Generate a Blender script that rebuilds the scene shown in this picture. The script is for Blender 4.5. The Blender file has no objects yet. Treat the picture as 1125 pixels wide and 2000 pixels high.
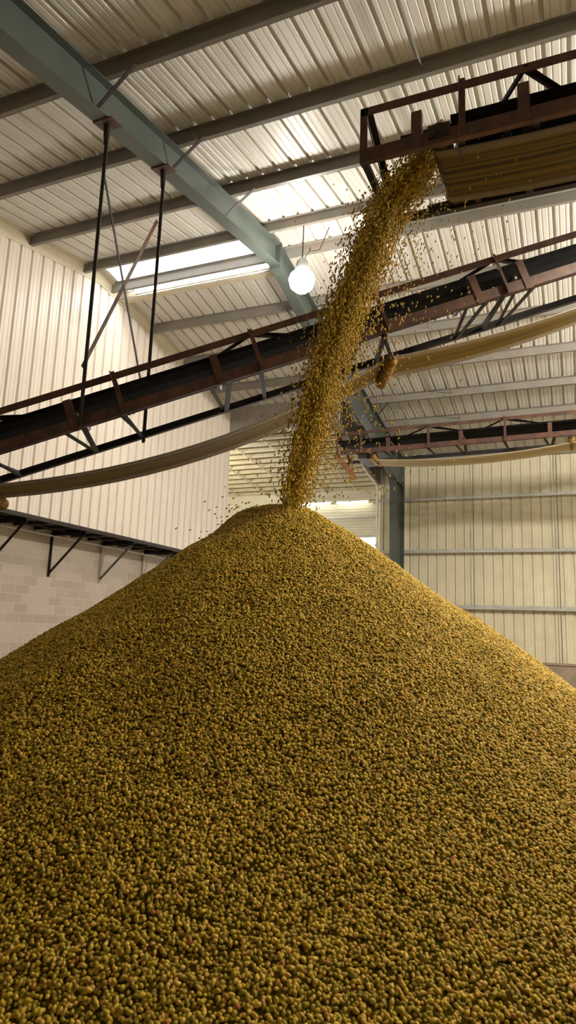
import bpy, math, random
import numpy as np
from mathutils import Vector, Matrix

random.seed(7); rng = np.random.default_rng(7)
SC = bpy.context.scene
COL = SC.collection
FLOOR = -1.85                      # floor height below the lens
UP = -FLOOR                        # everything is lifted so that the floor lies at z = 0
HIDE = []

# ------------------------------------------------------------------ materials
def new_mat(name):
    m = bpy.data.materials.new(name); m.use_nodes = True
    nt = m.node_tree; b = nt.nodes['Principled BSDF']
    return m, nt, b

def painted(name, col, rough=.5, metal=0., var=.12, scale=6., spec=.5, bump=0., stretch=(1, 1, 1), dirt=None, dirt_amt=.0, dirt_scale=2.):
    m, nt, b = new_mat(name); L = nt.links.new
    tc = nt.nodes.new('ShaderNodeTexCoord'); mp = nt.nodes.new('ShaderNodeMapping')
    mp.inputs['Scale'].default_value = stretch
    nz = nt.nodes.new('ShaderNodeTexNoise'); nz.inputs['Scale'].default_value = scale; nz.inputs['Detail'].default_value = 5
    L(tc.outputs['Object'], mp.inputs['Vector']); L(mp.outputs[0], nz.inputs['Vector'])
    mr = nt.nodes.new('ShaderNodeMapRange'); mr.inputs['From Min'].default_value = .3; mr.inputs['From Max'].default_value = .7
    mr.inputs['To Min'].default_value = 1 - var; mr.inputs['To Max'].default_value = 1 + var
    L(nz.outputs['Fac'], mr.inputs['Value'])
    mx = nt.nodes.new('ShaderNodeVectorMath'); mx.operation = 'SCALE'
    mx.inputs[0].default_value = col; L(mr.outputs[0], mx.inputs['Scale'])
    src = mx.outputs[0]
    if dirt:
        n2 = nt.nodes.new('ShaderNodeTexNoise'); n2.inputs['Scale'].default_value = dirt_scale; n2.inputs['Detail'].default_value = 6
        L(mp.outputs[0], n2.inputs['Vector'])
        m2 = nt.nodes.new('ShaderNodeMapRange'); m2.inputs['From Min'].default_value = .45; m2.inputs['From Max'].default_value = .75
        m2.inputs['To Max'].default_value = dirt_amt
        L(n2.outputs['Fac'], m2.inputs['Value'])
        mix = nt.nodes.new('ShaderNodeMixRGB'); mix.inputs['Color2'].default_value = (*dirt, 1)
        L(m2.outputs[0], mix.inputs['Fac']); L(src, mix.inputs['Color1']); src = mix.outputs[0]
    L(src, b.inputs['Base Color'])
    b.inputs['Roughness'].default_value = rough; b.inputs['Metallic'].default_value = metal
    b.inputs['Specular IOR Level'].default_value = spec
    if bump:
        bp = nt.nodes.new('ShaderNodeBump'); bp.inputs['Strength'].default_value = bump; bp.inputs['Distance'].default_value = .02
        L(nz.outputs['Fac'], bp.inputs['Height']); L(bp.outputs[0], b.inputs['Normal'])
    return m

M = {}
M['roof'] = painted('roof_sheet', (.68, .655, .60), .42, var=.05, scale=1.2, stretch=(3, .5, 1), dirt=(.42, .33, .2), dirt_amt=.35, dirt_scale=1.3)
M['wall_cream'] = painted('cream_wall_sheet', (.80, .715, .63), .38, var=.03, scale=1.5)
M['wall_back'] = painted('pale_wall_sheet', (.72, .665, .49), .42, var=.05, scale=1.2, dirt=(.5, .42, .28), dirt_amt=.3)
M['annex'] = painted('annex_sheet', (.74, .70, .56), .45, var=.05, scale=2)
M['purlin'] = painted('grey_primer_steel', (.25, .235, .205), .42, var=.10, scale=3, dirt=(.30, .17, .10), dirt_amt=.35)
M['batten'] = painted('cream_batten', (.72, .65, .46), .6, var=.08)
M['annex_roof'] = painted('annex_shaded_ceiling', (.20, .155, .085), .6)  # dark brown paints in the shade between the battens
M['bridging'] = painted('pale_bridging', (.65, .62, .45), .5)
M['galv'] = painted('galvanised_girt', (.55, .54, .50), .32, metal=.25, var=.08, scale=4)
M['green'] = painted('green_frame_paint', (.072, .088, .076), .45, var=.10, scale=3)
M['rust'] = painted('rusty_brown_steel', (.075, .034, .024), .6, var=.35, scale=9, bump=.25, dirt=(.20, .075, .03), dirt_amt=.5, dirt_scale=5)
M['dark'] = painted('dark_brown_steel', (.020, .011, .009), .6, var=.3, scale=8, bump=.2)
M['rubber'] = painted('black_belt_rubber', (.007, .006, .006), .8, var=.3, spec=.15)
M['roller'] = painted('caked_orange_roller', (.28, .14, .02), .9, var=.5, scale=30, bump=1., dirt=(.12, .06, .01), dirt_amt=.8, dirt_scale=18)
M['pulley'] = painted('worn_steel_pulley', (.10, .07, .05), .4, metal=.6, var=.2)
M['concrete'] = painted('concrete', (.32, .25, .18), .85, var=.15, scale=4, bump=.3)
M['floor'] = painted('dusty_concrete_floor', (.27, .22, .16), .85, var=.2, scale=3, bump=.2)
M['trim'] = painted('beige_trim', (.62, .55, .40), .5, var=.05)
M['white_pipe'] = painted('cream_conduit', (.78, .73, .63), .45)
M['chute'] = painted('orange_rust_plate', (.28, .13, .06), .8, var=.4, scale=14)
M['fascia'] = painted('grey_fascia', (.30, .27, .24), .6)
M['strut_green'] = painted('grey_green_strut', (.13, .15, .13), .5)
M['alu'] = painted('aluminium_housing', (.55, .55, .55), .3, metal=.8)
M['mound'] = painted('nut_mound_core', (.05, .032, .004), 1., var=.4, scale=40, spec=0.)  # dark tone stands for the shaded nuts deep in the gaps

def emission(name, col, strength):
    m, nt, b = new_mat(name)
    b.inputs['Base Color'].default_value = (*col, 1)
    b.inputs['Emission Color'].default_value = (*col, 1); b.inputs['Emission Strength'].default_value = strength
    return m
M['lamp'] = emission('lamp_glass', (1, .94, .85), 125.)
M['fill_far'] = emission('fill_glass_far', (1, .93, .78), 230.)
M['fill_low'] = emission('fill_glass_low', (1, .93, .78), 90.)
M['strip'] = emission('strip_tube_glass', (1, .97, .92), 75.)
M['lamp_strong'] = emission('lamp_glass_strong', (1, .94, .85), 1300.)
M['fill_down'] = emission('fill_lens', (1, .88, .70), 1800.)
M['tube'] = emission('tube_glass', (1, .96, .84), 7)

def translucent(name):
    m = bpy.data.materials.new(name); m.use_nodes = True; nt = m.node_tree; nt.nodes.clear()
    o = nt.nodes.new('ShaderNodeOutputMaterial'); t = nt.nodes.new('ShaderNodeBsdfTranslucent'); d = nt.nodes.new('ShaderNodeBsdfDiffuse')
    t.inputs[0].default_value = (.85, .84, .80, 1); d.inputs[0].default_value = (.7, .68, .62, 1)
    x = nt.nodes.new('ShaderNodeMixShader'); x.inputs[0].default_value = .25
    nt.links.new(t.outputs[0], x.inputs[1]); nt.links.new(d.outputs[0], x.inputs[2]); nt.links.new(x.outputs[0], o.inputs[0])
    return m
M['skylight'] = translucent('translucent_roof_panel')

def block_mat():
    m, nt, b = new_mat('concrete_block_wall'); L = nt.links.new
    tc = nt.nodes.new('ShaderNodeTexCoord'); sp = nt.nodes.new('ShaderNodeSeparateXYZ'); cb = nt.nodes.new('ShaderNodeCombineXYZ')
    L(tc.outputs['Object'], sp.inputs[0]); L(sp.outputs['Y'], cb.inputs['X']); L(sp.outputs['Z'], cb.inputs['Y'])
    br = nt.nodes.new('ShaderNodeTexBrick')
    br.inputs['Scale'].default_value = 1; br.inputs['Brick Width'].default_value = .406; br.inputs['Row Height'].default_value = .203
    br.inputs['Mortar Size'].default_value = .007; br.inputs['Mortar Smooth'].default_value = .4
    br.inputs['Color1'].default_value = (.42, .35, .29, 1); br.inputs['Color2'].default_value = (.52, .45, .38, 1)
    br.inputs['Mortar'].default_value = (.62, .54, .44, 1)
    L(cb.outputs[0], br.inputs['Vector'])
    nz = nt.nodes.new('ShaderNodeTexNoise'); nz.inputs['Scale'].default_value = 40
    L(tc.outputs['Object'], nz.inputs['Vector'])
    mx = nt.nodes.new('ShaderNodeMixRGB'); mx.blend_type = 'OVERLAY'; mx.inputs['Fac'].default_value = .25
    L(br.outputs['Color'], mx.inputs['Color1']); L(nz.outputs['Fac'], mx.inputs['Color2']); L(mx.outputs[0], b.inputs['Base Color'])
    bp = nt.nodes.new('ShaderNodeBump'); bp.inputs['Strength'].default_value = .5; bp.inputs['Distance'].default_value = .01; bp.invert = True
    L(br.outputs['Fac'], bp.inputs['Height']); L(bp.outputs[0], b.inputs['Normal'])
    b.inputs['Roughness'].default_value = .85
    return m
M['block'] = block_mat()

def belt_mat(name, pale, stain, stain2, nstripe, edge):
    """dusty underside of a belt: long stains that run with the belt (uv.y is across)"""
    m, nt, b = new_mat(name); L = nt.links.new
    tc = nt.nodes.new('ShaderNodeTexCoord'); mp = nt.nodes.new('ShaderNodeMapping'); mp.inputs['Scale'].default_value = (.12, nstripe, 1)
    L(tc.outputs['UV'], mp.inputs['Vector'])
    nz = nt.nodes.new('ShaderNodeTexNoise'); nz.inputs['Scale'].default_value = 1; nz.inputs['Detail'].default_value = 3
    L(mp.outputs[0], nz.inputs['Vector'])
    mr = nt.nodes.new('ShaderNodeMapRange'); mr.inputs['From Min'].default_value = .42; mr.inputs['From Max'].default_value = .58
    L(nz.outputs['Fac'], mr.inputs['Value'])
    sp = nt.nodes.new('ShaderNodeSeparateXYZ'); L(tc.outputs['UV'], sp.inputs[0])
    # the belt edges stay clean
    a = nt.nodes.new('ShaderNodeMath'); a.operation = 'SUBTRACT'; a.inputs[1].default_value = .5; L(sp.outputs['Y'], a.inputs[0])
    ab = nt.nodes.new('ShaderNodeMath'); ab.operation = 'ABSOLUTE'; L(a.outputs[0], ab.inputs[0])
    ed = nt.nodes.new('ShaderNodeMapRange'); ed.inputs['From Min'].default_value = edge[0]; ed.inputs['From Max'].default_value = edge[1]
    L(ab.outputs[0], ed.inputs['Value'])
    m1 = nt.nodes.new('ShaderNodeMixRGB'); m1.inputs['Color1'].default_value = (*stain2, 1); m1.inputs['Color2'].default_value = (*stain, 1)
    L(mr.outputs[0], m1.inputs['Fac'])
    mx = nt.nodes.new('ShaderNodeMixRGB'); L(m1.outputs[0], mx.inputs['Color1']); mx.inputs['Color2'].default_value = (*pale, 1)
    L(ed.outputs[0], mx.inputs['Fac']); L(mx.outputs[0], b.inputs['Base Color'])
    b.inputs['Roughness'].default_value = .7; b.inputs['Specular IOR Level'].default_value = .2
    return m
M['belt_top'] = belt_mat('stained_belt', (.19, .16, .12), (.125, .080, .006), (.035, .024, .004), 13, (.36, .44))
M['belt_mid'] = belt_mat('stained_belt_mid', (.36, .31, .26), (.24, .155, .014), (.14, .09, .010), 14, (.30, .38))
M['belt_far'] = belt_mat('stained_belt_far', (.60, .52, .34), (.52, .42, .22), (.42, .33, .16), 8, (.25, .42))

def nut_mat(name, island):
    m, nt, b = new_mat(name); L = nt.links.new
    if island: g = nt.nodes.new('ShaderNodeNewGeometry'); rnd = g.outputs['Random Per Island']
    else: g = nt.nodes.new('ShaderNodeObjectInfo'); rnd = g.outputs['Random']
    cr = nt.nodes.new('ShaderNodeValToRGB'); e = cr.color_ramp.elements
    e[0].position = 0; e[0].color = (.22, .155, .012, 1)
    e[1].position = 1; e[1].color = (.62, .40, .070, 1)
    for p, c in ((.22, (.30, .215, .013)), (.45, (.42, .285, .018)), (.7, (.50, .34, .026)), (.86, (.60, .36, .07)), (.90, (.30, .26, .03)), (.93, (.38, .14, .03)), (.96, (.58, .40, .06))):
        x = e.new(p); x.color = (*c, 1)
    L(rnd, cr.inputs[0]); L(cr.outputs[0], b.inputs['Base Color'])
    b.inputs['Roughness'].default_value = .6; b.inputs['Specular IOR Level'].default_value = .22
    return m
M['nut'] = nut_mat('nut_hull', False)
M['nut_fall'] = nut_mat('falling_nut_hull', True)

# ------------------------------------------------------------------ mesh builder
class MB:
    def __init__(s): s.v = []; s.f = []; s.uv = None
    def quadgrid(s, P, close=False):
        n, k = len(P), len(P[0]); o = len(s.v)
        for r in P: s.v += [tuple(p) for p in r]
        for i in range(n - 1):
            for j in range(k if close else k - 1):
                a = o + i * k + j; b = o + i * k + (j + 1) % k
                s.f.append((a, b, b + k, a + k))
    def box(s, c, ax, h):
        """box at centre c; ax three unit vectors; h half sizes"""
        c = Vector(c); o = len(s.v); A = [Vector(a) * q for a, q in zip(ax, h)]
        for i in (-1, 1):
            for j in (-1, 1):
                for k in (-1, 1): s.v.append(tuple(c + A[0] * i + A[1] * j + A[2] * k))
        for f in ((0, 1, 3, 2), (4, 6, 7, 5), (0, 4, 5, 1), (2, 3, 7, 6), (0, 2, 6, 4), (1, 5, 7, 3)): s.f.append(tuple(o + x for x in f))
    def abox(s, lo, hi):
        c = [(a + b) / 2 for a, b in zip(lo, hi)]; h = [abs(b - a) / 2 for a, b in zip(lo, hi)]
        s.box(c, ((1, 0, 0), (0, 1, 0), (0, 0, 1)), h)
    def bar(s, a, b, w, t, side=(0, 1, 0)):
        """rectangular bar a->b: width w along 'side', thickness t across"""
        a = Vector(a); b = Vector(b); d = (b - a); L = d.length; d.normalize()
        sd = Vector(side); sd = (sd - d * sd.dot(d)).normalized(); n = d.cross(sd)
        s.box((a + b) / 2, (d, sd, n), (L / 2, w / 2, t / 2))
    def angle(s, a, b, w, t, e1, e2):
        """steel angle: two legs along e1 and e2 from the line a->b"""
        a = Vector(a); b = Vector(b); d = (b - a); L = d.length; d.normalize()
        e1 = Vector(e1); e1 = (e1 - d * e1.dot(d)).normalized(); e2 = Vector(e2); e2 = (e2 - d * e2.dot(d)).normalized()
        m = (a + b) / 2
        s.box(m + e1 * w / 2, (d, e1, e2), (L / 2, w / 2, t / 2))
        s.box(m + e2 * w / 2, (d, e2, e1), (L / 2, w / 2, t / 2))
    def prism(s, poly, a, b, e1, e2, caps=True):
        """2-D polygon swept from a to b (poly coords along e1,e2)"""
        a = Vector(a); b = Vector(b); e1 = Vector(e1); e2 = Vector(e2); o = len(s.v); n = len(poly)
        for p in (a, b):
            for x, y in poly: s.v.append(tuple(p + e1 * x + e2 * y))
        for i in range(n): j = (i + 1) % n; s.f.append((o + i, o + j, o + n + j, o + n + i))
        if caps: s.f.append(tuple(o + i for i in range(n))[::-1]); s.f.append(tuple(o + n + i for i in range(n)))
    def tube(s, pts, r, n=10, caps=True):
        pts = [Vector(p) for p in pts]; o = len(s.v); R = r if isinstance(r, (list, tuple)) else [r] * len(pts)
        up = None
        for i, p in enumerate(pts):
            d = (pts[min(i + 1, len(pts) - 1)] - pts[max(i - 1, 0)]).normalized()
            if up is None: up = d.orthogonal().normalized()
            up = (up - d * up.dot(d)).normalized(); w = d.cross(up)
            for k in range(n):
                t = 2 * math.pi * k / n; s.v.append(tuple(p + (up * math.cos(t) + w * math.sin(t)) * R[i]))
        for i in range(len(pts) - 1):
            for k in range(n):
                a = o + i * n + k; b = o + i * n + (k + 1) % n; s.f.append((a, b, b + n, a + n))
        if caps:
            s.f.append(tuple(o + k for k in range(n))[::-1]); e = o + (len(pts) - 1) * n; s.f.append(tuple(e + k for k in range(n)))

def make_obj(name, mb, mat, base, smooth=False):
    me = bpy.data.meshes.new(name); bx, by, bz = base
    me.from_pydata([(x - bx, y - by, z - bz) for x, y, z in mb.v], [], mb.f)
    if mb.uv:
        l = me.uv_layers.new(name='UVMap')
        for lp in me.loops: l.data[lp.index].uv = mb.uv[lp.vertex_index]
    me.materials.append(mat)
    if smooth: me.polygons.foreach_set('use_smooth', [True] * len(me.polygons))
    me.update()
    o = bpy.data.objects.new(name, me); COL.objects.link(o); return o

def base_of(mb):
    xs, ys, zs = zip(*mb.v); return ((min(xs) + max(xs)) / 2, (min(ys) + max(ys)) / 2, min(zs))

def tag(o, label, cat, group=None, kind=None):
    if label: o['label'] = label
    if cat: o['category'] = cat
    if group: o['group'] = group
    if kind: o['kind'] = kind
    return o

def solid(name, mb, mat, label=None, cat=None, group=None, kind=None, smooth=False, base=None):
    b = base or base_of(mb); o = make_obj(name, mb, mat, b, smooth); o.location = (b[0], b[1], b[2] + UP)
    return tag(o, label, cat, group, kind)

class Thing:
    def __init__(s, name, base, label=None, cat=None, group=None, kind=None):
        s.base = tuple(base); s.o = bpy.data.objects.new(name, None); COL.objects.link(s.o); s.o.empty_display_size = .2
        s.o.location = (base[0], base[1], base[2] + UP); tag(s.o, label, cat, group, kind)
    def part(s, name, mb, mat, label=None, smooth=False, parent=None):
        o = make_obj(name, mb, mat, s.base, smooth); o.parent = parent or s.o
        if label: o['label'] = label
        return o

# ------------------------------------------------------------------ camera
YAW, PITCH, ROLL, FPX = math.radians(23.38682), math.radians(10.07355), math.radians(2.13456), 1312.7014
cy, sy, cp, sp_ = math.cos(YAW), math.sin(YAW), math.cos(PITCH), math.sin(PITCH)
fw = Vector((-sy * cp, cy * cp, sp_)); rt = Vector((cy, sy, 0)); upv = rt.cross(fw)
r2 = rt * math.cos(ROLL) + upv * math.sin(ROLL); u2 = -rt * math.sin(ROLL) + upv * math.cos(ROLL)
cam = bpy.data.cameras.new('camera'); co = bpy.data.objects.new('camera', cam); COL.objects.link(co)
cam.sensor_fit = 'VERTICAL'; cam.sensor_height = 36; cam.lens = 36 * FPX / 2000
cam.clip_start = .05; cam.clip_end = 300
mw = Matrix((r2, u2, -fw)).transposed().to_4x4(); mw.translation = (0, 0, UP); co.matrix_world = mw
SC.camera = co
cam.dof.use_dof = True; cam.dof.focus_distance = 7.0; cam.dof.aperture_fstop = 3.4

# ------------------------------------------------------------------ building dimensions (lens at the origin, metres)
YR, ZR, SL = 11.5, 8.1, .167
XL, XR, YF, YB = -10., 10., -7., 22.8
XBL = -6.32                                    # left end of the back wall
def sheet(y): return ZR - SL * abs(y - YR)
PITCHR = .305
PROF = [(0, 0), (.040, 0), (.050, .007), (.062, .007), (.072, 0), (.116, 0), (.134, .046), (.170, .046), (.188, 0), (.233, 0), (.243, .007), (.255, .007), (.265, 0)]
def rib_line(a, b, phase=0.):
    """positions and heights of the sheet profile between a and b"""
    out = []; k = math.floor((a - phase) / PITCHR)
    while k * PITCHR + phase < b:
        for t, h in PROF:
            x = k * PITCHR + phase + t
            if a <= x <= b: out.append((x, h))
        k += 1
    return [(a, 0)] + out + [(b, 0)]

def roof_piece(mb, x0, x1, y0, y1, zf=sheet, phase=.0, up=.0):
    rl = rib_line(x0, x1, phase)
    mb.quadgrid([[(x, y, zf(y) + h + up) for x, h in rl] for y in (y0, y1)])

# ---- roof sheets
SKX0, SKX1, SKY0, SKY1 = -9.75, -5.75, 10.98, 12.28
mb = MB()
for (x0, x1, y0, y1) in ((XL - .3, XR, YF, SKY0), (XL - .3, SKX0, SKY0, YR), (SKX1, XR, SKY0, YR),
                         (XL - .3, SKX0, YR, SKY1), (SKX1, XR, YR, SKY1), (XL - .3, XBL, SKY1, 18.2), (XBL, XR, SKY1, YB)):
    roof_piece(mb, x0, x1, y0, y1)
solid('ceiling', mb, M['roof'], 'ribbed pale metal roof sheets over the whole hall', kind='structure')
mb = MB()
roof_piece(mb, SKX0, SKX1, SKY0, YR); roof_piece(mb, SKX0, SKX1, YR, SKY1)
solid('window_1', mb, M['skylight'], 'glowing translucent ridge panel left of the green rafter', kind='structure')
# ---- purlins
def purlin(y, x0, x1, toward, label):
    z = sheet(y); s = toward
    t = .007
    poly = [(-t, 0), (t, 0), (t, -.2 + t), (s * .065 if s > 0 else t, -.2 + t)]
    mb = MB(); d = SL if y < YR else -SL
    # zed: top flange one way, web, bottom flange the other way
    mb.prism([(-.004, -.006), (.004, -.006), (.004, -.2), (-.004, -.2)], (x0, y, z), (x1, y, z), (0, 1, 0), (0, 0, 1))
    mb.prism([(0, -.2), (-s * .07, -.2 - s * .07 * d * 0), (-s * .07, -.192), (0, -.192)], (x0, y, z), (x1, y, z), (0, 1, 0), (0, 0, 1))
    mb.prism([(-s * .07, -.2), (-s * .07, -.18), (-s * .064, -.18), (-s * .064, -.2)], (x0, y, z), (x1, y, z), (0, 1, 0), (0, 0, 1))
    mb.prism([(0, -.004), (s * .07, -.004 + s * .07 * d), (s * .07, .0 + s * .07 * d), (0, 0)], (x0, y, z - .003), (x1, y, z - .003), (0, 1, 0), (0, 0, 1))
    return solid('purlin', mb, M['purlin'], label, 'purlin', 'roof purlins')
near = [10.95, 9.35, 7.65, 5.95, 4.25, 2.55]
words = ['first', 'second', 'third', 'fourth', 'fifth', 'sixth']
for y, w in zip(near, words):
    purlin(y, XL, XR, -1, f'grey steel roof purlin, {w} from the ridge on the camera side of the lamp')
far = [11.95, 13.65, 15.25, 16.85, 18.45, 20.0, 21.45]
words = ['first', 'second', 'third', 'fourth', 'fifth', 'sixth', 'seventh']
for y, w in zip(far, words):
    purlin(y, XL if y < 18 else XBL, XR, -1, f'grey steel roof purlin, {w} beyond the ridge towards the back wall')
mb = MB(); z = sheet(12.34)
mb.abox((XL, 12.30, z - .2), (-5.62, 12.38, z - .004))
mb.abox((XL, 12.25, z - .215), (-5.62, 12.42, z - .2))
t = Thing('beam', (-7.8, 12.34, z - .215), 'white edge beam along the lower side of the bright skylight', 'beam')
t.part('beam_body', mb, M['trim'])
mb = MB(); mb.tube([(XL, 12.235, z - .18), (-5.62, 12.235, z - .18)], .016); t.part('conduit', mb, M['galv'], smooth=True)

t = Thing('strip_light', (-7.7, 12.2, z - .16), 'long fluorescent strip fixed on the white edge beam below the skylight', 'lamp')
mb = MB(); mb.abox((-9.5, 12.215, z - .13), (-5.9, 12.30, z - .03)); t.part('housing', mb, M['trim'])
for k in range(3):
    mb = MB(); x0 = -9.45 + k * 1.18; mb.tube([(x0, 12.18, z - .08), (x0 + 1.12, 12.18, z - .08)], .032, 10); t.part('tube', mb, M['strip'], smooth=True)
# ---- left wall: sheeted upper part standing proud on a ledge, block wall below
LEDGE = 2.10
mb = MB()
rl = rib_line(YF, 18.2, .16)
mb.quadgrid([[(XL - h, y, LEDGE) for y, h in rl], [(XL - h, y, sheet(y) + .03) for y, h in rl]])
mb.abox((XL - .08, 18.2, LEDGE), (XL + .02, 18.26, sheet(18.2)))
solid('wall_left', mb, M['wall_cream'], 'cream ribbed metal upper wall on the left', kind='structure')
mb = MB()
mb.abox((-11.2, YF, FLOOR), (-11, 18.26, LEDGE + .1))
solid('wall_left_lower', mb, M['block'], 'grey concrete block lower wall on the left', kind='structure', base=(-11, 0, 1.6 - .203 * 20))
mb = MB()                                            # beige closure strip under the roof
for (a, b) in ((YF, YR), (YR, 18.2)):
    mb.quadgrid([[(XL + .012, a, sheet(a) - .27), (XL + .012, b, sheet(b) - .27)], [(XL + .03, a, sheet(a) - .02), (XL + .03, b, sheet(b) - .02)]])
    mb.quadgrid([[(XL + .03, a, sheet(a) - .02), (XL + .03, b, sheet(b) - .02)], [(XL + .14, a, sheet(a) - .008), (XL + .14, b, sheet(b) - .008)]])
    mb.quadgrid([[(XL, a, sheet(a) - .275), (XL, b, sheet(b) - .275)], [(XL + .012, a, sheet(a) - .27), (XL + .012, b, sheet(b) - .27)]])
solid('trim_1', mb, M['trim'], 'beige closure strip where the left wall meets the roof', kind='structure')
mb = MB()                                            # ledge
mb.abox((-11, YF, LEDGE - .02), (XL - .05, 18.26, LEDGE + .0))
mb.abox((XL - .06, YF, LEDGE - .065), (XL + .02, 18.26, LEDGE + .015))
yy = YF + .3
while yy < 18:
    mb.abox((-11, yy, LEDGE - .085), (XL - .06, yy + .05, LEDGE - .02)); yy += .6
mb.abox((-10.6, YF, LEDGE - .07), (-10.53, 18.2, LEDGE - .02))
solid('trim_2', mb, M['dark'], 'dark steel ledge that carries the cream wall', kind='structure')
mb = MB(); mb.tube([(-10.94, YF, LEDGE - .15), (-10.94, 18.2, LEDGE - .15)], .022, 8)
for k in range(24): mb.abox((-10.99, YF + k + .3, LEDGE - .18), (-10.91, YF + k + .33, LEDGE - .11))
solid('conduit', mb, M['white_pipe'], 'thin cream conduit running under the dark ledge along the block wall', 'pipe', smooth=False)
for k, (y, mu, ms, lab) in enumerate(((8.3, 'dark', 'dark', None), (10.08, 'dark', 'dark', 'dark wall bracket nearest the camera, only its slanting strut clear of the belt'), (11.85, 'dark', 'dark', 'dark brown wall bracket left of the pale grey one under the ledge'),
                                      (13.62, 'galv', 'strut_green', 'pale wall bracket with grey green strut beside the nut pile'), (15.4, 'galv', 'strut_green', 'farthest wall bracket, half hidden by the nut pile'))):
    if not lab: continue
    t = Thing('wall_bracket', (-11, y, 1.0), lab, 'bracket', 'brackets under the ledge')
    mb = MB(); mb.angle((-10.995, y, 1.02), (-10.995, y, LEDGE - .09), .075, .01, (0, 1, 0), (1, 0, 0)); up = t.part('upright', mb, M[mu])
    mb = MB()
    for z in (1.08, 1.45, 1.9):
        mb = MB(); mb.tube([(-10.99, y + .045, z), (-10.965, y + .045, z)], .018, 8); t.part('bolt', mb, M['dark'], parent=up)
    mb = MB(); mb.angle((-10.96, y, 1.13), (XL - .06, y, LEDGE - .10), .06, .01, (0, 1, 0), (1, 0, -1)); t.part('strut', mb, M[ms])
    mb = MB(); mb.angle((-10.99, y, LEDGE - .09), (XL - .0, y, LEDGE - .09), .06, .01, (0, 1, 0), (0, 0, -1)); t.part('arm', mb, M['dark'])

# ---- back wall, girts, kerb
mb = MB(); rl = rib_line(XBL, XR, .09)
mb.quadgrid([[(x, YB + h, -.66) for x, h in rl], [(x, YB + h, sheet(YB) + .02) for x, h in rl]])
solid('wall_back', mb, M['wall_back'], 'pale ribbed metal wall at the back right', kind='structure')
mb = MB(); mb.abox((XBL, YB - .2, FLOOR), (XR, YB + .15, -.66)); mb.abox((XBL, YB - .24, -.72), (XR, YB - .02, -.655))
solid('baseboard_back', mb, M['concrete'], 'brown concrete kerb below the back wall', kind='structure')
for z, w in ((4.66, 'uppermost'), (2.85, 'middle'), (1.00, 'lowest visible')):
    mb = MB()
    mb.abox((XBL, YB - .2, z - .004), (XR, YB - .01, z + .004)); mb.abox((XBL, YB - .208, z - .07), (XR, YB - .2, z + .004))
    mb.abox((XBL, YB - .02, z), (XR, YB - .01, z + .07))
    solid('girt', mb, M['galv'], f'{w} horizontal grey girt across the pale back wall', 'girt', 'back wall girts')
mb = MB(); mb.abox((XBL, YB - .16, sheet(YB) - .24), (XR, YB - .01, sheet(YB) - .02))
solid('eave_strut', mb, M['purlin'], 'grey eave strut along the top of the pale back wall', 'beam')
for x, w in ((-3.07, 'nearer to'), (-.47, 'farther from')):
    mb = MB(); mb.tube([(x, YB - .17, -.66), (x, YB - .17, sheet(YB) - .24)], .014, 8)
    solid('sag_rod', mb, M['strut_green'], f'thin vertical sag rod on the pale back wall, {w} the green column', 'rod', 'sag rods')
for (x, a, b, w) in ((-1.62, 3.0, YR - .1, 'camera side of the ridge'), (-3.07, YR + .1, YB - .1, 'far slope, left of the next')):
    mb = MB(); mb.tube([(x, a, sheet(a) - .13), (x, b, sheet(b) - .13)], .012, 8)
    solid('sag_rod', mb, M['strut_green'], f'thin dark sag rod crossing the roof purlins on the {w}' if 'camera' in w else 'thin dark sag rod crossing the roof purlins beyond the ridge', 'rod', 'sag rods')

# ---- right and front walls, floor
mb = MB(); rl = rib_line(YF, YB, .1)
mb.quadgrid([[(XR + h, y, FLOOR) for y, h in rl], [(XR + h, y, sheet(y) + .03) for y, h in rl]])
solid('wall_right', mb, M['wall_back'], 'pale ribbed metal wall on the right', kind='structure')
mb = MB(); rl = rib_line(-11.2, XR, .1)
mb.quadgrid([[(x, YF - h, FLOOR) for x, h in rl], [(x, YF - h, sheet(YF) + .03) for x, h in rl]])
solid('wall_front', mb, M['wall_back'], 'pale ribbed metal wall behind the camera', kind='structure')
mb = MB(); mb.abox((-16, YF, FLOOR - .2), (XR, 32, FLOOR))
solid('floor', mb, M['floor'], 'dusty concrete floor', kind='structure')

# ---- annex beyond the left wall: low battened roof, roll-up door, tube lamps
AXL, AXR, AY0, AY1 = -14.5, -6.68, 18.3, 24.0
def asheet(y): return 5.50 + .135 * (AY1 - y)
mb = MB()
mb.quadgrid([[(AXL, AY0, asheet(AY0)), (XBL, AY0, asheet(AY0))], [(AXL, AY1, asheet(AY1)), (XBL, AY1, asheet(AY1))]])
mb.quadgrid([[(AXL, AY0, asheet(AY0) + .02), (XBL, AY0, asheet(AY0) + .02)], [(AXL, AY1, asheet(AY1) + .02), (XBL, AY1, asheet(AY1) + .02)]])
solid('ceiling.001', mb, M['annex_roof'], 'low ceiling beyond the left wall, its shade painted brown', kind='structure')
NB = 13
ORD = ['first', 'second', 'third', 'fourth', 'fifth', 'sixth', 'seventh', 'eighth', 'ninth', 'tenth', 'eleventh', 'twelfth', 'thirteenth']
for k in range(NB):
    y = AY0 + .12 + k * (AY1 - AY0 - .2) / (NB - 1); mb = MB()
    mb.abox((AXL + .02, y - .045, asheet(y) - .13), (AXR - .01, y + .045, asheet(y) - .008))
    solid('batten', mb, M['batten'], f'cream batten under the low ceiling, {ORD[NB - 1 - k]} from the far white door', 'batten', 'battens of the low ceiling')
for k, x in enumerate((-12.6, -11.35, -10.1, -8.85, -7.6)):
    mb = MB(); mb.bar((x - .35, AY0 + .1, asheet(AY0) - .15), (x + .1, AY1 - .1, asheet(AY1) - .15), .05, .02, (1, 0, 0))
    solid('bridging_strip', mb, M['bridging'], f'pale strip crossing the cream battens of the low ceiling, {ORD[4 - k]} from the downspout', 'strip', 'strips under the low ceiling')
mb = MB()
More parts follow.
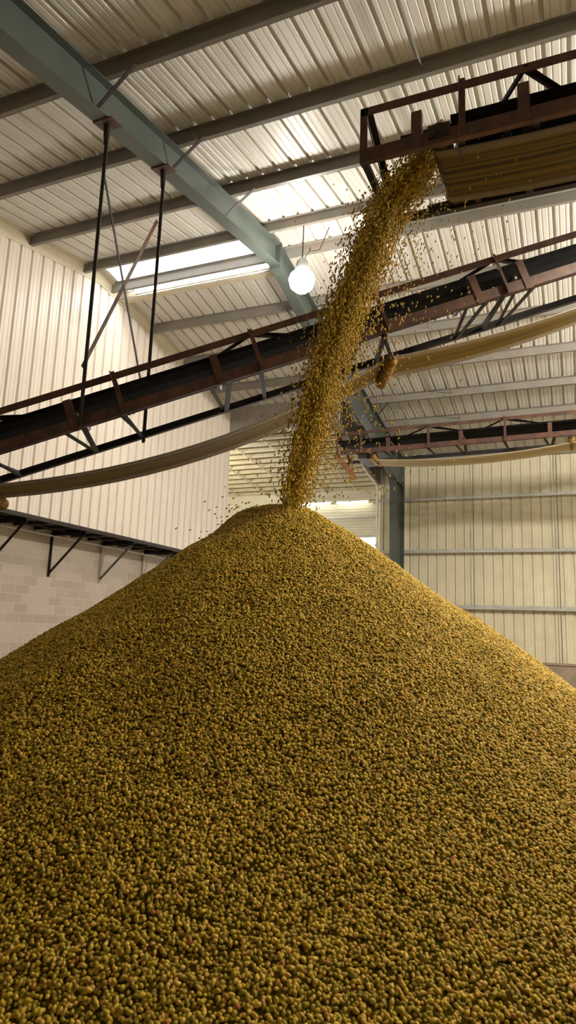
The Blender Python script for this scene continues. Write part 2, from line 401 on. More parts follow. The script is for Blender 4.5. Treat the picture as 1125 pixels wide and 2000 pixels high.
mb.abox((-10.0, 18.19, asheet(18.27) - .1), (XBL, 18.23, sheet(18.2) + .07))
o = len(mb.v)
mb.v += [(XBL + .012, 18.2, asheet(18.3) - .12), (XBL + .012, YB + .25, 5.2), (XBL + .012, YB + .25, sheet(YB) + .05), (XBL + .012, 18.2, sheet(18.2) + .07)]; mb.f.append((o, o + 1, o + 2, o + 3))
solid('trim_3', mb, M['fascia'], 'grey fascia between the hall roof and the low ceiling', kind='structure')
mb = MB()
DX0, DX1, DZ = -10.6, AXR - .05, 3.62
mb.abox((AXL, AY1, FLOOR), (DX0, AY1 + .1, asheet(AY1))); mb.abox((DX0, AY1, 5.30), (AXR + .4, AY1 + .1, asheet(AY1) + .05)); mb.abox((DX1, AY1 - .02, FLOOR), (AXR + .4, AY1 + .1, 5.35))
mb.abox((AXL - .1, 18.26, FLOOR), (AXL, AY1, asheet(18))); mb.abox((AXL, 18.26, FLOOR), (-11.0, 18.36, asheet(18)))
mb.abox((AXR + .3, YB + .1, FLOOR), (AXR + .4, AY1, asheet(YB) + .1))
solid('wall_back_left', mb, M['annex'], 'pale walls of the space beyond the nut pile', kind='structure')
d = Thing('door_1', ((DX0 + DX1) / 2, AY1 + .05, DZ), 'white slatted roll-up door, half raised over daylight', kind='structure')
mb = MB(); z = DZ; prof = []
while z < 5.34: prof += [(0, z), (.018, z + .02), (.018, z + .09), (0, z + .11)]; z += .115
mb.quadgrid([[(DX0, AY1 + .07 - h, zz) for h, zz in prof], [(DX1, AY1 + .07 - h, zz) for h, zz in prof]])
d.part('curtain', mb, M['annex'])
mb = MB(); mb.abox((DX0, AY1 + .02, DZ - .06), (DX1, AY1 + .09, DZ)); d.part('bottom_rail', mb, M['galv'])
mb = MB(); mb.abox((DX0, AY1 + .0, 4.32), (DX1, AY1 + .06, 4.38)); d.part('stiffener', mb, M['galv'])
for (a, b, lab) in ((-8.35, -7.0, 'fluorescent tube lamp over the far white door, beside the downspout'), (-9.85, -8.42, 'fluorescent tube lamp over the far white door, half hidden by the nut pile')):
    t = Thing('tube_light', ((a + b) / 2, AY1 - .2, 4.9), lab, 'lamp', 'tube lamps over the far door')
    mb = MB(); mb.abox((a, AY1 - .19, 4.93), (b, AY1 - .02, 5.0)); t.part('housing', mb, M['annex'])
    mb = MB(); mb.tube([(a + .05, AY1 - .16, 4.89), (b - .05, AY1 - .16, 4.89)], .03, 10); t.part('tube', mb, M['tube'], smooth=True)
    for x in (a + .02, b - .02):
        mb = MB(); mb.abox((x - .03, AY1 - .20, 4.85), (x + .03, AY1 - .12, 4.94)); t.part('socket', mb, M['bridging'])
mb = MB()
pts = [(AXR + .14, 20.4, asheet(20.4) - .16), (AXR + .05, 23.5, asheet(23.5) - .14), (AXR + .02, 23.75, asheet(23.75) - .22), (AXR - .02, 23.85, 5.1), (AXR - .02, 23.85, FLOOR)]
mb.tube(pts, .055, 10)
t = Thing('downspout', (AXR, 23.85, FLOOR), 'pale brown downspout beside the far door, sloping under the low ceiling edge', 'pipe')
t.part('pipe', mb, M['white_pipe'], smooth=True)
for z in (4.75, 3.2):
    mb = MB(); mb.abox((AXR - .1, 23.78, z), (AXR + .06, 23.95, z + .08)); t.part('clamp', mb, M['galv'])

# ------------------------------------------------------------------ green portal frame
XF = -5.5
nearp = [(YF, 5.0 - .85), (4.55, 6.19), (6.11, 6.50), (7.37, 6.74), (9.46, 7.10), (11.58, 7.44)]
nearp[0] = (YF, 6.19 - (4.55 - YF) * .185)
farp = [(11.62, 7.43), (13.42, 6.92), (17.03, 6.30), (18.92, 5.93), (20.46, 5.44), (21.45, 5.10)]
fr = Thing('steel_frame', (XF, 21.9, FLOOR), 'green steel portal frame, rafter up to the ridge and column at the back wall', 'steel frame')
def top(y): return sheet(y) - .2
mb = MB()
for seg in (nearp, farp):
    P = [[(XF + sx, y, z) for (y, z) in seg] for sx in (-.006, .006)]; Q = [[(XF + sx, y, top(y)) for (y, z) in seg] for sx in (-.006, .006)]
    mb.quadgrid([P[0], Q[0]]); mb.quadgrid([P[1], Q[1]])
fr.part('rafter_web', mb, M['green'])
FW = .12
mb = MB()
for seg in (nearp, farp):
    mb.quadgrid([[(XF - FW, y, z) for y, z in seg], [(XF + FW, y, z) for y, z in seg]])
    mb.quadgrid([[(XF - FW, y, z + .014) for y, z in seg], [(XF + FW, y, z + .014) for y, z in seg]])
    for s in (-FW, FW): mb.quadgrid([[(XF + s, y, z) for y, z in seg], [(XF + s, y, z + .014) for y, z in seg]])
fr.part('bottom_flange', mb, M['green'])
mb = MB()
for a, b in ((YF, YR), (YR, YB - .2)):
    mb.prism([(-FW, -.014), (FW, -.014), (FW, 0), (-FW, 0)], (XF, a, top(a)), (XF, b, top(b)), (1, 0, 0), (0, 0, 1))
fr.part('top_flange', mb, M['green'])
mb = MB()
for y0 in (11.56, 11.605): mb.abox((XF - .125, y0 - .012, 7.36), (XF + .125, y0 + .012, 7.93))
fr.part('splice_plate', mb, M['green'])
mb = MB()
for sx in (-.007, .007):
    o = len(mb.v); x = XF + sx
    mb.v += [(x, 21.45, 5.10), (x, 21.75, FLOOR), (x, YB - .22, FLOOR), (x, YB - .22, top(YB - .22)), (x, 21.45, top(21.45))]; mb.f.append(tuple(range(o, o + 5)))
fr.part('column_web', mb, M['green'])
mb = MB()
mb.bar((XF, 21.45, 5.12), (XF, 21.75, FLOOR), .24, .02, (1, 0, 0)); fr.part('column_inner_flange', mb, M['green'])
mb = MB()
mb.bar((XF, YB - .225, FLOOR), (XF, YB - .225, top(YB - .22)), .24, .02, (1, 0, 0)); fr.part('column_outer_flange', mb, M['green'])
mb = MB(); mb.abox((XF - .1, 21.45, 5.10), (XF + .1, YB - .23, 5.125)); fr.part('stiffener', mb, M['green'])
def bot(y):
    seg = nearp if y < 11.6 else farp
    for (a, za), (b, zb) in zip(seg, seg[1:]):
        if a <= y <= b: return za + (zb - za) * (y - a) / (b - a)
    return seg[-1][1]
for y in (7.65, 9.35, 5.95, 13.65, 16.85, 18.45, 20.0):
    for s in (-1, 1):
        if y > 18 and s < 0: continue
        mb = MB(); yb = y
        mb.bar((XF + s * .02, yb, bot(yb) + .06), (XF + s * .62, yb - .035, sheet(y) - .205), .05, .012, (0, 1, 0))
        fr.part('flange_brace', mb, M['dark'])

# ------------------------------------------------------------------ high-bay lamps and added fill lamps

def high_bay(x, y, z, label, mat='lamp', down=False):
    t = Thing('high_bay_lamp', (x, y, z - .2), label, 'lamp', 'high bay lamps')
    n = 24
    def lathe(prof):
        mb = MB(); mb.quadgrid([[(x + r * math.cos(2 * math.pi * k / n), y + r * math.sin(2 * math.pi * k / n), z + h) for k in range(n)] for r, h in prof], True); return mb
    if down:  # downward form, used only by the added fill lamp over the pile
        t.part('lens', lathe([(.001, -.02), (.17, -.02), (.17, 0), (.001, 0)]), M['fill_down'])
        t.part('reflector', lathe([(.26, -.16), (.23, -.06), (.18, .03), (.12, .12), (.10, .12), (.16, .03), (.21, -.06), (.245, -.16)]), M['alu'], smooth=True)
    else: t.part('glass', lathe([(.001, -.27), (.12, -.25), (.21, -.17), (.25, -.02), (.22, .08), (.12, .13)]), M[mat], smooth=True)
    t.part('housing', lathe([(.12, .13), (.14, .15), (.13, .22), (.11, .36), (.06, .42), (.001, .43)]), M['alu'], smooth=True)
    mb = MB(); mb.tube([(x, y, z + .42), (x, y, sheet(y) - .03 if x > XL else asheet(y))], .012, 8)
    mb.tube([(x + .02, y, z + .4), (x + .16, y - .05, z + .52), (x + .30, y + .12, z + .62), (x + .42, y + .3, sheet(y + .3) - .2 if x > XL else asheet(y) - .1)], .008, 6)
    t.part('cord', mb, M['dark'], smooth=True)
    return t
high_bay(-4.65, 11.0, 6.68, 'glaring round high bay lamp hanging beside the green rafter under the ridge')
high_bay(5.0, 11.5, 6.3, 'high bay lamp hanging under the ridge beyond the near conveyor', 'lamp_strong')
high_bay(3.6, 15.6, 5.9, 'added fill lamp out of view, brightening the far roof slope and back wall', 'fill_far')  # unseen lamp added to lift the far slope and back wall
high_bay(-12.4, 18.95, 4.9, 'added fill lamp hidden behind the cream wall, brightening the low ceiling', 'fill_low')  # hidden lamp added to light the annex battens
high_bay(1.7, 7.8, 5.85, 'added bell shaped fill lamp out of view, brightening the nut pile', down=True)  # unseen lamp added to light the pile front without reaching the roof

# ------------------------------------------------------------------ conveyors
class Frame:
    def __init__(s, P0, u):
        s.P = Vector(P0); s.u = Vector(u).normalized(); s.n = Vector((-s.u.y, s.u.x, 0)).normalized(); s.v = s.u.cross(s.n) * 1
        if s.v.z < 0: s.v = -s.v
    def __call__(s, a, l, h): return s.P + s.u * a + s.n * l + s.v * h

def belt_strip(F, path, l0, l1, thick=.012, cup=0.):
    """belt that follows path [(s,h)] between lateral l0 and l1; cup lifts the edges"""
    mb = MB(); uv = []; nl = 9; d = 0; prev = None; rows = []
    for (a, h) in path:
        if prev: d += math.hypot(a - prev[0], h - prev[1])
        prev = (a, h); r = []
        for j in range(nl):
            q = j / (nl - 1); r.append(F(a, l0 + (l1 - l0) * q, h + cup * (2 * q - 1) ** 2)); uv.append((d, q))
        rows.append(r)
    mb.quadgrid(rows)
    # upper face
    o = len(mb.v); k = nl
    for i, r in enumerate(rows):
        for j, p in enumerate(r): mb.v.append(tuple(Vector(p) + F.v * thick)); uv.append(uv[i * nl + j])
    for i in range(len(rows) - 1):
        for j in range(nl - 1): a = o + i * k + j; mb.f.append((a, a + k, a + k + 1, a + 1))
        for j in (0, nl - 1): a = i * k + j; mb.f.append((a, a + k, o + a + k, o + a))
    mb.uv = uv; return mb

def sag_path(knots, n=14):
    """knots [(s,h,sag)] -> parabola between neighbouring knots"""
    out = []
    for (a, h, g), (b, k, _) in zip(knots, knots[1:]):
        for i in range(n):
            t = i / n; out.append((a + (b - a) * t, h + (k - h) * t - g * 4 * t * (1 - t)))
    out.append(knots[-1][:2]); return out

def conveyor(name, F, base, label, s0, s1, w, h, posts, plates, braces, rollers, path, bl, belt, trough=(.12, .29), tr_s=None, end_frame=False, steel='rust'):
    t = Thing(name, base, label, 'conveyor', 'belt conveyors')
    u, n, v = F.u, F.n, F.v
    mb = MB(); mb.angle(F(s0, 0, h + .03), F(s1, 0, h + .03), .085, .01, -v, n); t.part('top_chord', mb, M[steel])
    mb = MB()                                               # near channel
    mb.box(F((s0 + s1) / 2, 0, .055), (u, n, v), ((s1 - s0) / 2, .006, .065)); mb.box(F((s0 + s1) / 2, .03, -.008), (u, n, v), ((s1 - s0) / 2, .03, .005)); mb.box(F((s0 + s1) / 2, .03, .118), (u, n, v), ((s1 - s0) / 2, .03, .005))
    t.part('bottom_chord', mb, M[steel])
    mb = MB(); mb.box(F((s0 + s1) / 2, w, .045), (u, n, v), ((s1 - s0) / 2, .006, .055)); mb.box(F((s0 + s1) / 2, w - .035, -.008), (u, n, v), ((s1 - s0) / 2, .035, .005))
    t.part('bottom_chord', mb, M['dark'])
    for s in posts:
        mb = MB(); mb.angle(F(s, -.014, -.01), F(s, -.014, h + .05), .05, .01, u, -n); t.part('post', mb, M[steel])
        mb = MB(); mb.bar(F(s, .02, .0), F(s + .03, w - .02, .0), .05, .01, u); mb.bar(F(s - .04, .02, -.01), F(s + .03, w - .02, .05), .012, .05, u); t.part('cross_member', mb, M['dark'])
    for s in plates:
        mb = MB(); mb.box(F(s, -.012, .17), (u, n, v), (.05, .006, .20)); mb.box(F(s + .045, .02, .2), (u, n, v), (.005, .03, .16)); mb.box(F(s - .045, .02, .2), (u, n, v), (.005, .03, .16)); t.part('idler_bracket', mb, M[steel])
        if tr_s and s < .8: continue
        mb = MB(); mb.bar(F(s + .10, .02, -.005), F(s - .02, w - .02, -.005), .07, .012, u); mb.bar(F(s - .16, .02, .02), F(s - .04, w - .02, .02), .05, .012, u); t.part('cross_member', mb, M['dark'])
        mb = MB(); mb.tube([F(s, .25, trough[0] - .05), F(s, w - .25, trough[0] - .05)], .04, 12); t.part('idler_roller', mb, M['pulley'], smooth=True)
    for (a, b) in braces:
        mb = MB(); mb.angle(F(a, 0, h), F(b, w * .95, .40), .045, .008, u, -v); t.part('brace', mb, M['dark'])
    ts0, ts1 = tr_s or (s0, s1)
    mb = MB()
    rows = []
    for a in np.linspace(ts0, ts1, 30):
        rows.append([F(a, .06, trough[1]), F(a, .10, trough[0] + .02), F(a, .3, trough[0]), F(a, w - .3, trough[0]), F(a, w - .10, trough[0] + .02), F(a, w - .06, trough[1]), F(a, w - .075, trough[1]), F(a, w - .29, trough[0] + .015), F(a, .31, trough[0] + .015), F(a, .075, trough[1])])
    mb.quadgrid(rows, True); t.part('carrying_belt', mb, M['rubber'])
    t.part('return_belt', belt_strip(F, path, bl[0], bl[1], cup=-.015), belt, label='pale return belt with long brown stains', smooth=True)
    for (s, hh, r, m) in rollers:
        mb = MB(); q = np.linspace(bl[0] - .10, bl[1] + .06, 16)
        mb.tube([F(s, x, hh) for x in q], [r * (.6 if i in (0, 15) else 1 + .14 * math.sin(i * 2.3)) for i in range(16)], 14); t.part('return_roller', mb, M[m], label='return roller caked in orange dust', smooth=True)
        for l in (bl[0] - .12, bl[1] + .08):
            mb = MB(); mb.bar(F(s, l, hh - .02), F(s, l, .02), .05, .012, u); t.part('roller_hanger', mb, M['dark'])
    return t

# middle conveyor, climbing to the right behind the falling nuts
U2 = (.85282414, .38289548, .35508033)
F2 = Frame((-5.5, 6.249, 2.378), U2)
path2 = sag_path([(-5.2, -.30, .30), (-1.42, -.26, .28), (3.95, -.27, 0)][:1] + [(-1.42, -.26, .33), (3.95, -.27, .17), (8.4, -.20, 0)])
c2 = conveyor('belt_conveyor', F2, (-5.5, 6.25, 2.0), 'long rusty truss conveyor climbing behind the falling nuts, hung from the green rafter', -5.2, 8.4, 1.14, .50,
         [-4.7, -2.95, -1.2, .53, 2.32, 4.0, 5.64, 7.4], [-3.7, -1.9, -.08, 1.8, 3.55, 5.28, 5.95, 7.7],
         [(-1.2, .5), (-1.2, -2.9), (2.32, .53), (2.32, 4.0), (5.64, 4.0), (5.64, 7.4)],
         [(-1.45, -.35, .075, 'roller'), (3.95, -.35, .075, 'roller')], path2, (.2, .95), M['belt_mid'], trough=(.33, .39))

# near conveyor, level, throws the nuts from its left end
F1 = Frame((-1.78, 5.55, 4.50), (1, 0, 0))
R1 = .10; HX, HZ = .76, .10
wrap = [(HX - R1 * math.sin(a), HZ - R1 * math.cos(a)) for a in np.linspace(math.pi * .75, 0, 10)]
path1 = wrap + sag_path([(HX + .02, HZ - R1, .03), (2.6, -.01, .04), (6.4, -.02, 0)])
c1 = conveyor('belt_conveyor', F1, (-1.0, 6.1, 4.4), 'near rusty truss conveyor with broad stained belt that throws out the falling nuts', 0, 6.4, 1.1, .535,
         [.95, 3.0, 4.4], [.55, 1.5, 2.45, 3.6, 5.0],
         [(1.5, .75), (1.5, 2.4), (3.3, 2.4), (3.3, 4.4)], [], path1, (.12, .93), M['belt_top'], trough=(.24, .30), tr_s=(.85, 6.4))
mb = MB(); mb.tube([F1(HX, .06, HZ), F1(HX, 1.02, HZ)], R1 - .006, 20); c1.part('head_pulley', mb, M['pulley'], smooth=True)
mb = MB(); mb.tube([F1(HX, -.08, HZ), F1(HX, 1.16, HZ)], .03, 12); c1.part('shaft', mb, M['dark'], smooth=True)
for l in (.0, 1.1):
    mb = MB(); mb.box(F1(HX, l, HZ), (F1.u, F1.n, F1.v), (.10, .035, .06)); mb.tube([F1(HX, l - .04, HZ), F1(HX, l + .04, HZ)], .07, 14); c1.part('bearing', mb, M['dark'])
mb = MB(); mb.angle(F1(.0, 0, -.02), F1(.0, 0, .565), .07, .01, (1, 0, 0), (0, 1, 0)); c1.part('end_post', mb, M['rust'])
mb = MB(); mb.angle(F1(.05, .0, .55), F1(.08, 1.1, -.02), .06, .01, (1, 0, 0), (0, 0, -1)); c1.part('end_brace', mb, M['dark'])
mb = MB(); mb.bar(F1(.03, 0, .02), F1(.03, 1.1, .02), .06, .06, (1, 0, 0)); c1.part('end_member', mb, M['dark'])
mb = MB(); mb.bar(F1(.35, .2, .30), F1(.95, .2, .30), .03, .03, (0, 1, 0)); mb.bar(F1(.75, 1.0, .06), F1(.45, 1.0, .05), .03, .02, (0, 1, 0)); c1.part('scraper_arm', mb, M['dark'])

# far level conveyor in front of the back wall
F3 = Frame((-6.14, 17.5, 4.98), (1, 0, .014))
path3 = sag_path([(.45, -.02, .02), (1.05, -.16, .16), (6.15, -.14, .10), (12.5, -.1, 0)])
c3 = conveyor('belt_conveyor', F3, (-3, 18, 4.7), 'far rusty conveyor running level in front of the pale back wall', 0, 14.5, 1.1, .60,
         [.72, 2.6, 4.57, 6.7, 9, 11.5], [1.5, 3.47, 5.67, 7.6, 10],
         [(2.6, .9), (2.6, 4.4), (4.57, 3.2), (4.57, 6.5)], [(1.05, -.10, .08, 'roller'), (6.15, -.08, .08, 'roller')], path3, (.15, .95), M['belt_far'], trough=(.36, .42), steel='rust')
mb = MB(); mb.angle(F3(0, 0, -.02), F3(0, 0, .63), .06, .01, (1, 0, 0), (0, 1, 0)); c3.part('end_post', mb, M['rust'])
mb = MB(); mb.angle(F3(.02, 0, .6), F3(.1, 1.1, 0), .06, .01, (1, 0, 0), (0, 0, -1)); c3.part('end_brace', mb, M['rust'])
mb = MB(); mb.bar(F3(-.05, .05, .05), F3(.42, .5, -.62), .16, .012, (1, 0, .3)); mb.bar(F3(.42, .1, -.02), F3(.34, .5, -.52), .05, .02, (1, 0, 0)); mb.bar(F3(.03, .9, -.02), F3(.3, .6, -.42), .05, .02, (1, 0, 0)); c3.part('discharge_chute', mb, M['chute'], label='orange rusted plate hanging at the conveyor end')
mb = MB(); mb.box(F3(.75, .55, -.05), (F3.u, F3.n, F3.v), (.12, .5, .10)); c3.part('tail_debris', mb, M['dark'])  # plain dark block standing for debris at the belt end

# hanger between rafter and the middle conveyor
hg = Thing('conveyor_hanger', (XF, 6.85, 2.4), 'dark steel hanger frame with crossed bars from the rafter to the climbing conveyor', 'hanger')
yn, yf_ = 6.2, 7.5
zt = {yn: bot(yn), yf_: bot(yf_)}
zb = {yn: 2.36, yf_: 2.52}
for y in (yn, yf_):
    mb = MB(); mb.angle((XF - .0, y, zb[y]), (XF, y, zt[y] - .10), .05, .012, (1, 0, 0), (0, 1, 0)); mb.tube([(XF + .01, y + .01, zt[y] - .30), (XF + .01, y + .01, zt[y] - .02)], [.03, .055], 8); hg.part('hanger_rod', mb, M['dark'])
    mb = MB(); mb.box((XF + .02, y, zt[y] - .008), ((1, 0, 0), (0, 1, .18), (0, 0, 1)), (.15, .12, .008)); hg.part('top_plate', mb, M['rust'])
mb = MB(); mb.bar((XF + .02, yn + .02, zt[yn] - .75), (XF + .02, yf_, 3.0), .035, .01, (0, 1, 0)); hg.part('cross_bar', mb, M['dark'])
mb = MB(); mb.bar((XF - .02, yf_ - .02, zt[yf_] - .85), (XF - .02, yn, 3.12), .05, .01, (0, 1, 0)); hg.part('cross_bar', mb, M['rust'])

# ------------------------------------------------------------------ nut pile
AX, AY, AZ = -2.70, 6.25, 1.285
from mathutils import noise as mn
def drop(r):
    # steep near the top, a little flatter towards the foot
    R = np.linspace(0, r, 60); s = np.tan(np.radians(35.0)) * R / np.sqrt(R ** 2 + .30 ** 2)
    k = np.clip((R - 2.4) / 3.5, 0, 1); k = k * k * (3 - 2 * k); s = s * (1 - k * .30)
    return np.trapezoid(s, R) if hasattr(np, 'trapezoid') else np.trapz(s, R)
RM = 5.5
rs = np.concatenate([np.linspace(0, .6, 10), np.linspace(.68, RM, 70)])
dz = [drop(r) if r > 0 else 0 for r in rs]
NA = 200
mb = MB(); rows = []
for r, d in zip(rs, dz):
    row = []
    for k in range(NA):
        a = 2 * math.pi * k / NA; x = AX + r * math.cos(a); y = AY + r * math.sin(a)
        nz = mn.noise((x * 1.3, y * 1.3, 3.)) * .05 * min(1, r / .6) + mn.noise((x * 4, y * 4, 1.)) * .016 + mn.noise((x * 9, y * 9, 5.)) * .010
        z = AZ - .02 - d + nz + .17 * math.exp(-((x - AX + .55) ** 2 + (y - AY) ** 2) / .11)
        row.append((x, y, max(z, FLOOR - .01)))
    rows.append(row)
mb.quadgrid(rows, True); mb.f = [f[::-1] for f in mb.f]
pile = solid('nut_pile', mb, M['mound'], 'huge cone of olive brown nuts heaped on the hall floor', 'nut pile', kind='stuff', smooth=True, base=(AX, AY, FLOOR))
pile.data.materials.append(M['nut'])

def nut_nodes(mat):
    ng = bpy.data.node_groups.new('nuts', 'GeometryNodeTree')
    ng.interface.new_socket('Geometry', in_out='INPUT', socket_type='NodeSocketGeometry'); ng.interface.new_socket('Geometry', in_out='OUTPUT', socket_type='NodeSocketGeometry')
    N = ng.nodes.new; L = ng.links.new
    gi = N('NodeGroupInput'); go = N('NodeGroupOutput')
    ds = N('GeometryNodeDistributePointsOnFaces'); ds.distribute_method = 'POISSON'
    ds.inputs['Distance Min'].default_value = .0118; ds.inputs['Density Max'].default_value = 9000; ds.inputs['Seed'].default_value = 4
    # nuts only where the heap can be seen from the hall side
    L(gi.outputs[0], ds.inputs['Mesh'])
    ps = N('GeometryNodeInputPosition'); nr = N('GeometryNodeInputNormal')
    sb = N('ShaderNodeVectorMath'); sb.operation = 'SUBTRACT'; sb.inputs[0].default_value = (-AX, -AY, UP); L(ps.outputs[0], sb.inputs[1])
    nm = N('ShaderNodeVectorMath'); nm.operation = 'NORMALIZE'; L(sb.outputs[0], nm.inputs[0])
    dt = N('ShaderNodeVectorMath'); dt.operation = 'DOT_PRODUCT'; L(nm.outputs[0], dt.inputs[0]); L(nr.outputs[0], dt.inputs[1])
    gt = N('ShaderNodeMath'); gt.operation = 'GREATER_THAN'; gt.inputs[1].default_value = -.2; L(dt.outputs['Value'], gt.inputs[0])
    L(gt.outputs[0], ds.inputs['Density Factor'])
    pn = N('FunctionNodeRandomValue'); pn.data_type = 'FLOAT'; pn.inputs[2].default_value = -.007; pn.inputs[3].default_value = .006; pn.inputs['Seed'].default_value = 2
    sc = N('ShaderNodeVectorMath'); sc.operation = 'SCALE'; L(ds.outputs['Normal'], sc.inputs[0]); L(pn.outputs[1], sc.inputs['Scale'])
    spn = N('GeometryNodeSetPosition'); L(ds.outputs['Points'], spn.inputs['Geometry']); L(sc.outputs[0], spn.inputs['Offset'])
    ico = N('GeometryNodeMeshIcoSphere'); ico.inputs['Radius'].default_value = 1; ico.inputs['Subdivisions'].default_value = 3
    pos = N('GeometryNodeInputPosition'); sx = N('ShaderNodeSeparateXYZ'); L(pos.outputs[0], sx.inputs[0])
    ma = N('ShaderNodeMath'); ma.operation = 'MULTIPLY_ADD'; ma.inputs[1].default_value = -.22; ma.inputs[2].default_value = 1; L(sx.outputs['X'], ma.inputs[0])
    my = N('ShaderNodeMath'); my.operation = 'MULTIPLY'; L(sx.outputs['Y'], my.inputs[0]); L(ma.outputs[0], my.inputs[1])
    mz = N('ShaderNodeMath'); mz.operation = 'MULTIPLY'; L(sx.outputs['Z'], mz.inputs[0]); L(ma.outputs[0], mz.inputs[1])
    cb = N('ShaderNodeCombineXYZ'); L(sx.outputs['X'], cb.inputs[0]); L(my.outputs[0], cb.inputs[1]); L(mz.outputs[0], cb.inputs[2])
    sh = N('ShaderNodeVectorMath'); sh.operation = 'MULTIPLY'; sh.inputs[1].default_value = (.0128, .0088, .0082); L(cb.outputs[0], sh.inputs[0])
    sp2 = N('GeometryNodeSetPosition'); L(ico.outputs['Mesh'], sp2.inputs['Geometry']); L(sh.outputs[0], sp2.inputs['Position'])
    ss = N('GeometryNodeSetShadeSmooth'); L(sp2.outputs[0], ss.inputs[0])
    sm = N('GeometryNodeSetMaterial'); sm.inputs['Material'].default_value = mat; L(ss.outputs[0], sm.inputs[0])
    rr = N('FunctionNodeRandomValue'); rr.data_type = 'FLOAT_VECTOR'; rr.inputs[0].default_value = (-.7, -.7, 0); rr.inputs[1].default_value = (.7, .7, 6.283); rr.inputs['Seed'].default_value = 9
    rt_ = N('FunctionNodeRotateRotation') if hasattr(bpy.types, 'FunctionNodeRotateRotation') else None
    sc2 = N('FunctionNodeRandomValue'); sc2.data_type = 'FLOAT'; sc2.inputs[2].default_value = .72; sc2.inputs[3].default_value = 1.22; sc2.inputs['Seed'].default_value = 5
    io = N('GeometryNodeInstanceOnPoints'); L(spn.outputs[0], io.inputs['Points']); L(sm.outputs[0], io.inputs['Instance'])
    e2r = N('FunctionNodeEulerToRotation'); L(rr.outputs[0], e2r.inputs[0])
    if rt_:
        rt_.rotation_space = 'LOCAL'; L(ds.outputs['Rotation'], rt_.inputs[0]); L(e2r.outputs[0], rt_.inputs[1]); L(rt_.outputs[0], io.inputs['Rotation'])
    else: L(e2r.outputs[0], io.inputs['Rotation'])
    L(sc2.outputs[1], io.inputs['Scale'])
    jn = N('GeometryNodeJoinGeometry'); L(gi.outputs[0], jn.inputs[0]); L(io.outputs[0], jn.inputs[0]); L(jn.outputs[0], go.inputs[0])
    return ng
md = pile.modifiers.new('nuts', 'NODES'); md.node_group = nut_nodes(M['nut'])

# ------------------------------------------------------------------ falling nuts (one stream nobody could count)
def ico_unit(sub=1):
    import bmesh
    bm = bmesh.new(); bmesh.ops.create_icosphere(bm, subdivisions=sub, radius=1)
    v = np.array([x.co[:] for x in bm.verts]); f = np.array([[q.index for q in p.verts] for p in bm.faces]); bm.free(); return v, f
CZ = np.array([4.80, 4.50, 4.23, 3.63, 3.05, 2.47, 1.98, 1.50, 1.20]); CX = np.array([-1.22, -1.50, -1.70, -1.92, -2.15, -2.33, -2.43, -2.54, -2.60])
HW = np.array([.22, .22, .25, .25, .25, .22, .21, .17, .16])
def cxz(z): return np.interp(-z, -CZ, CX), np.interp(-z, -CZ, HW)
pos = []; dirs = []
NS = 420
for i in range(NS):                                    # strands of nuts following one another
    a = rng.normal() * .38; b = rng.normal() * .5; t0 = 0; a = max(-1, min(1, a))
    dens = rng.uniform(.3, 1.7); cut = rng.uniform(0, 1)
    k = int(105 * dens)
    zz = rng.uniform(1.15, 4.85, k)
    keep = rng.uniform(0, 1, k) < np.interp(zz, [1.2, 1.9, 2.5, 4.9], [.38, .6, .9, 1])
    zz = zz[keep]; cx, hw = cxz(zz)
    wob = .05 * np.sin(zz * 3 + i)
    x = cx + (a + wob) * hw + rng.normal(0, .012, len(zz)); y = 6.12 + b * .30 * np.interp(zz, [1.2, 4.8], [.8, 1.]) + rng.normal(0, .012, len(zz))
    dx = (np.interp(-(zz - .15), -CZ, CX) - np.interp(-(zz + .15), -CZ, CX)) / .3
    pos += list(zip(x, y, zz)); dirs += list(zip(dx, np.zeros(len(zz)), -np.ones(len(zz))))
for i in range(1500):                                  # loose nuts flying beside the stream
    z = rng.uniform(1.3, 4.4); cx, hw = cxz(z); s = rng.exponential(.28) * (1 if rng.uniform() < .82 else -.45)
    if abs(s) > 1.3: continue
    pos.append((cx + math.copysign(hw * .7, s) + s, 6.15 + rng.normal(0, .28), z)); dirs.append((-.25 + rng.normal(0, .25), rng.normal(0, .2), -1))
for i in range(130):                                   # nuts bouncing off the top of the heap towards the left
    s = abs(rng.normal(0, .35)); pos.append((AX - .25 - s, AY - .1 + rng.normal(0, .3), AZ - .03 - drop(.25 + s) + rng.exponential(.03))); dirs.append((-1, rng.normal(0, .3), -.55))
for i in range(260):                                   # nuts on the head end of the belt
    pos.append((rng.uniform(-1.25, -.2), 6.1 + rng.normal(0, .16), 4.74 + abs(rng.normal(0, .03)))); dirs.append((rng.normal(), rng.normal(), rng.normal(0, .3)))
pos = np.array(pos); D = np.array(dirs); D /= np.linalg.norm(D, axis=1)[:, None]
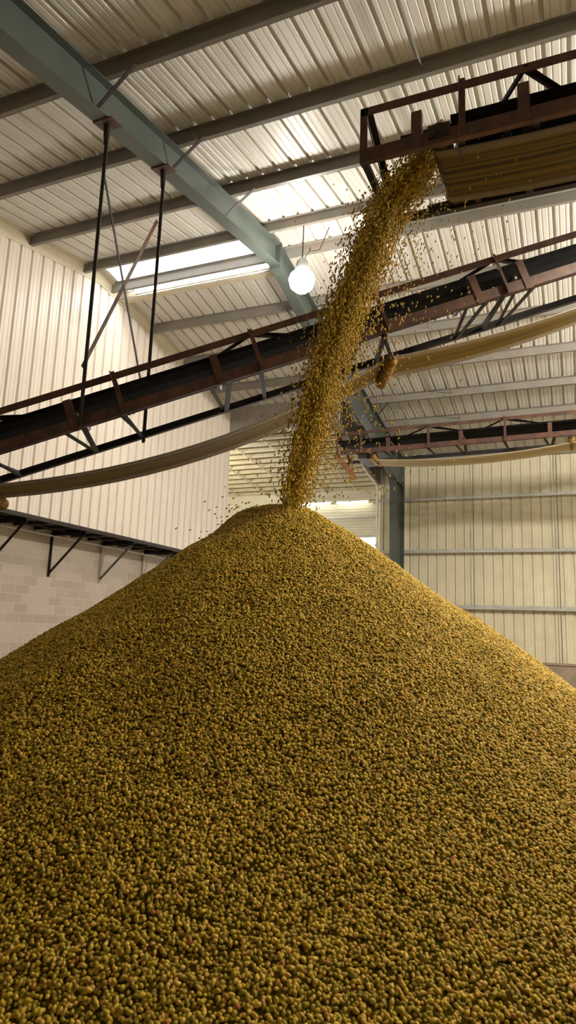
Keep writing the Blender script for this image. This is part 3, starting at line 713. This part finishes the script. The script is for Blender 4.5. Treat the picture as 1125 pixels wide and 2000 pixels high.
bv, bf = ico_unit(1); n = len(pos); nv, nf = len(bv), len(bf)
ref = rng.normal(size=(n, 3)); S = np.cross(D, ref); S /= np.linalg.norm(S, axis=1)[:, None]; T = np.cross(D, S)
sl = rng.uniform(.8, 1.25, n)
loc = np.array([1., 1, 1]) * bv
tap = (1 - .22 * bv[:, 0])
V = pos[:, None, :] + sl[:, None, None] * (D[:, None, :] * (bv[:, 0] * .0150)[None, :, None] + S[:, None, :] * (bv[:, 1] * tap * .0070)[None, :, None] + T[:, None, :] * (bv[:, 2] * tap * .0066)[None, :, None])
base = (-2.6, 6.15, 1.2); V = (V - np.array(base)).reshape(-1, 3)
Fc = (bf[None] + (np.arange(n) * nv)[:, None, None]).reshape(-1)
me = bpy.data.meshes.new('falling_nuts'); me.vertices.add(len(V)); me.vertices.foreach_set('co', V.reshape(-1).astype(np.float32))
me.loops.add(len(Fc)); me.loops.foreach_set('vertex_index', Fc.astype(np.int32)); me.polygons.add(n * nf)
me.polygons.foreach_set('loop_start', np.arange(0, n * nf * 3, 3, dtype=np.int32)); me.update(calc_edges=True); me.validate()
me.polygons.foreach_set('use_smooth', np.ones(n * nf, dtype=bool)); me.materials.append(M['nut_fall'])
st = bpy.data.objects.new('falling_nuts', me); COL.objects.link(st); st.location = (base[0], base[1], base[2] + UP)
tag(st, 'stream of olive brown nuts pouring from the near conveyor onto the pile', 'falling nuts', kind='stuff')

# ------------------------------------------------------------------ daylight and exposure
w = bpy.data.worlds.new('daylight'); SC.world = w; w.use_nodes = True
bg = w.node_tree.nodes['Background']; bg.inputs[0].default_value = (.95, .98, 1, 1); bg.inputs[1].default_value = 5.0
SC.view_settings.view_transform = 'Standard'; SC.view_settings.look = 'None'; SC.view_settings.gamma = 1; SC.view_settings.use_curve_mapping = False
SC.view_settings.exposure = 0.12
SC.cycles.use_denoising = True
SC.cycles.use_adaptive_sampling = True; SC.cycles.adaptive_threshold = .04; SC.cycles.max_bounces = 5; SC.cycles.diffuse_bounces = 3; SC.cycles.sample_clamp_indirect = 6
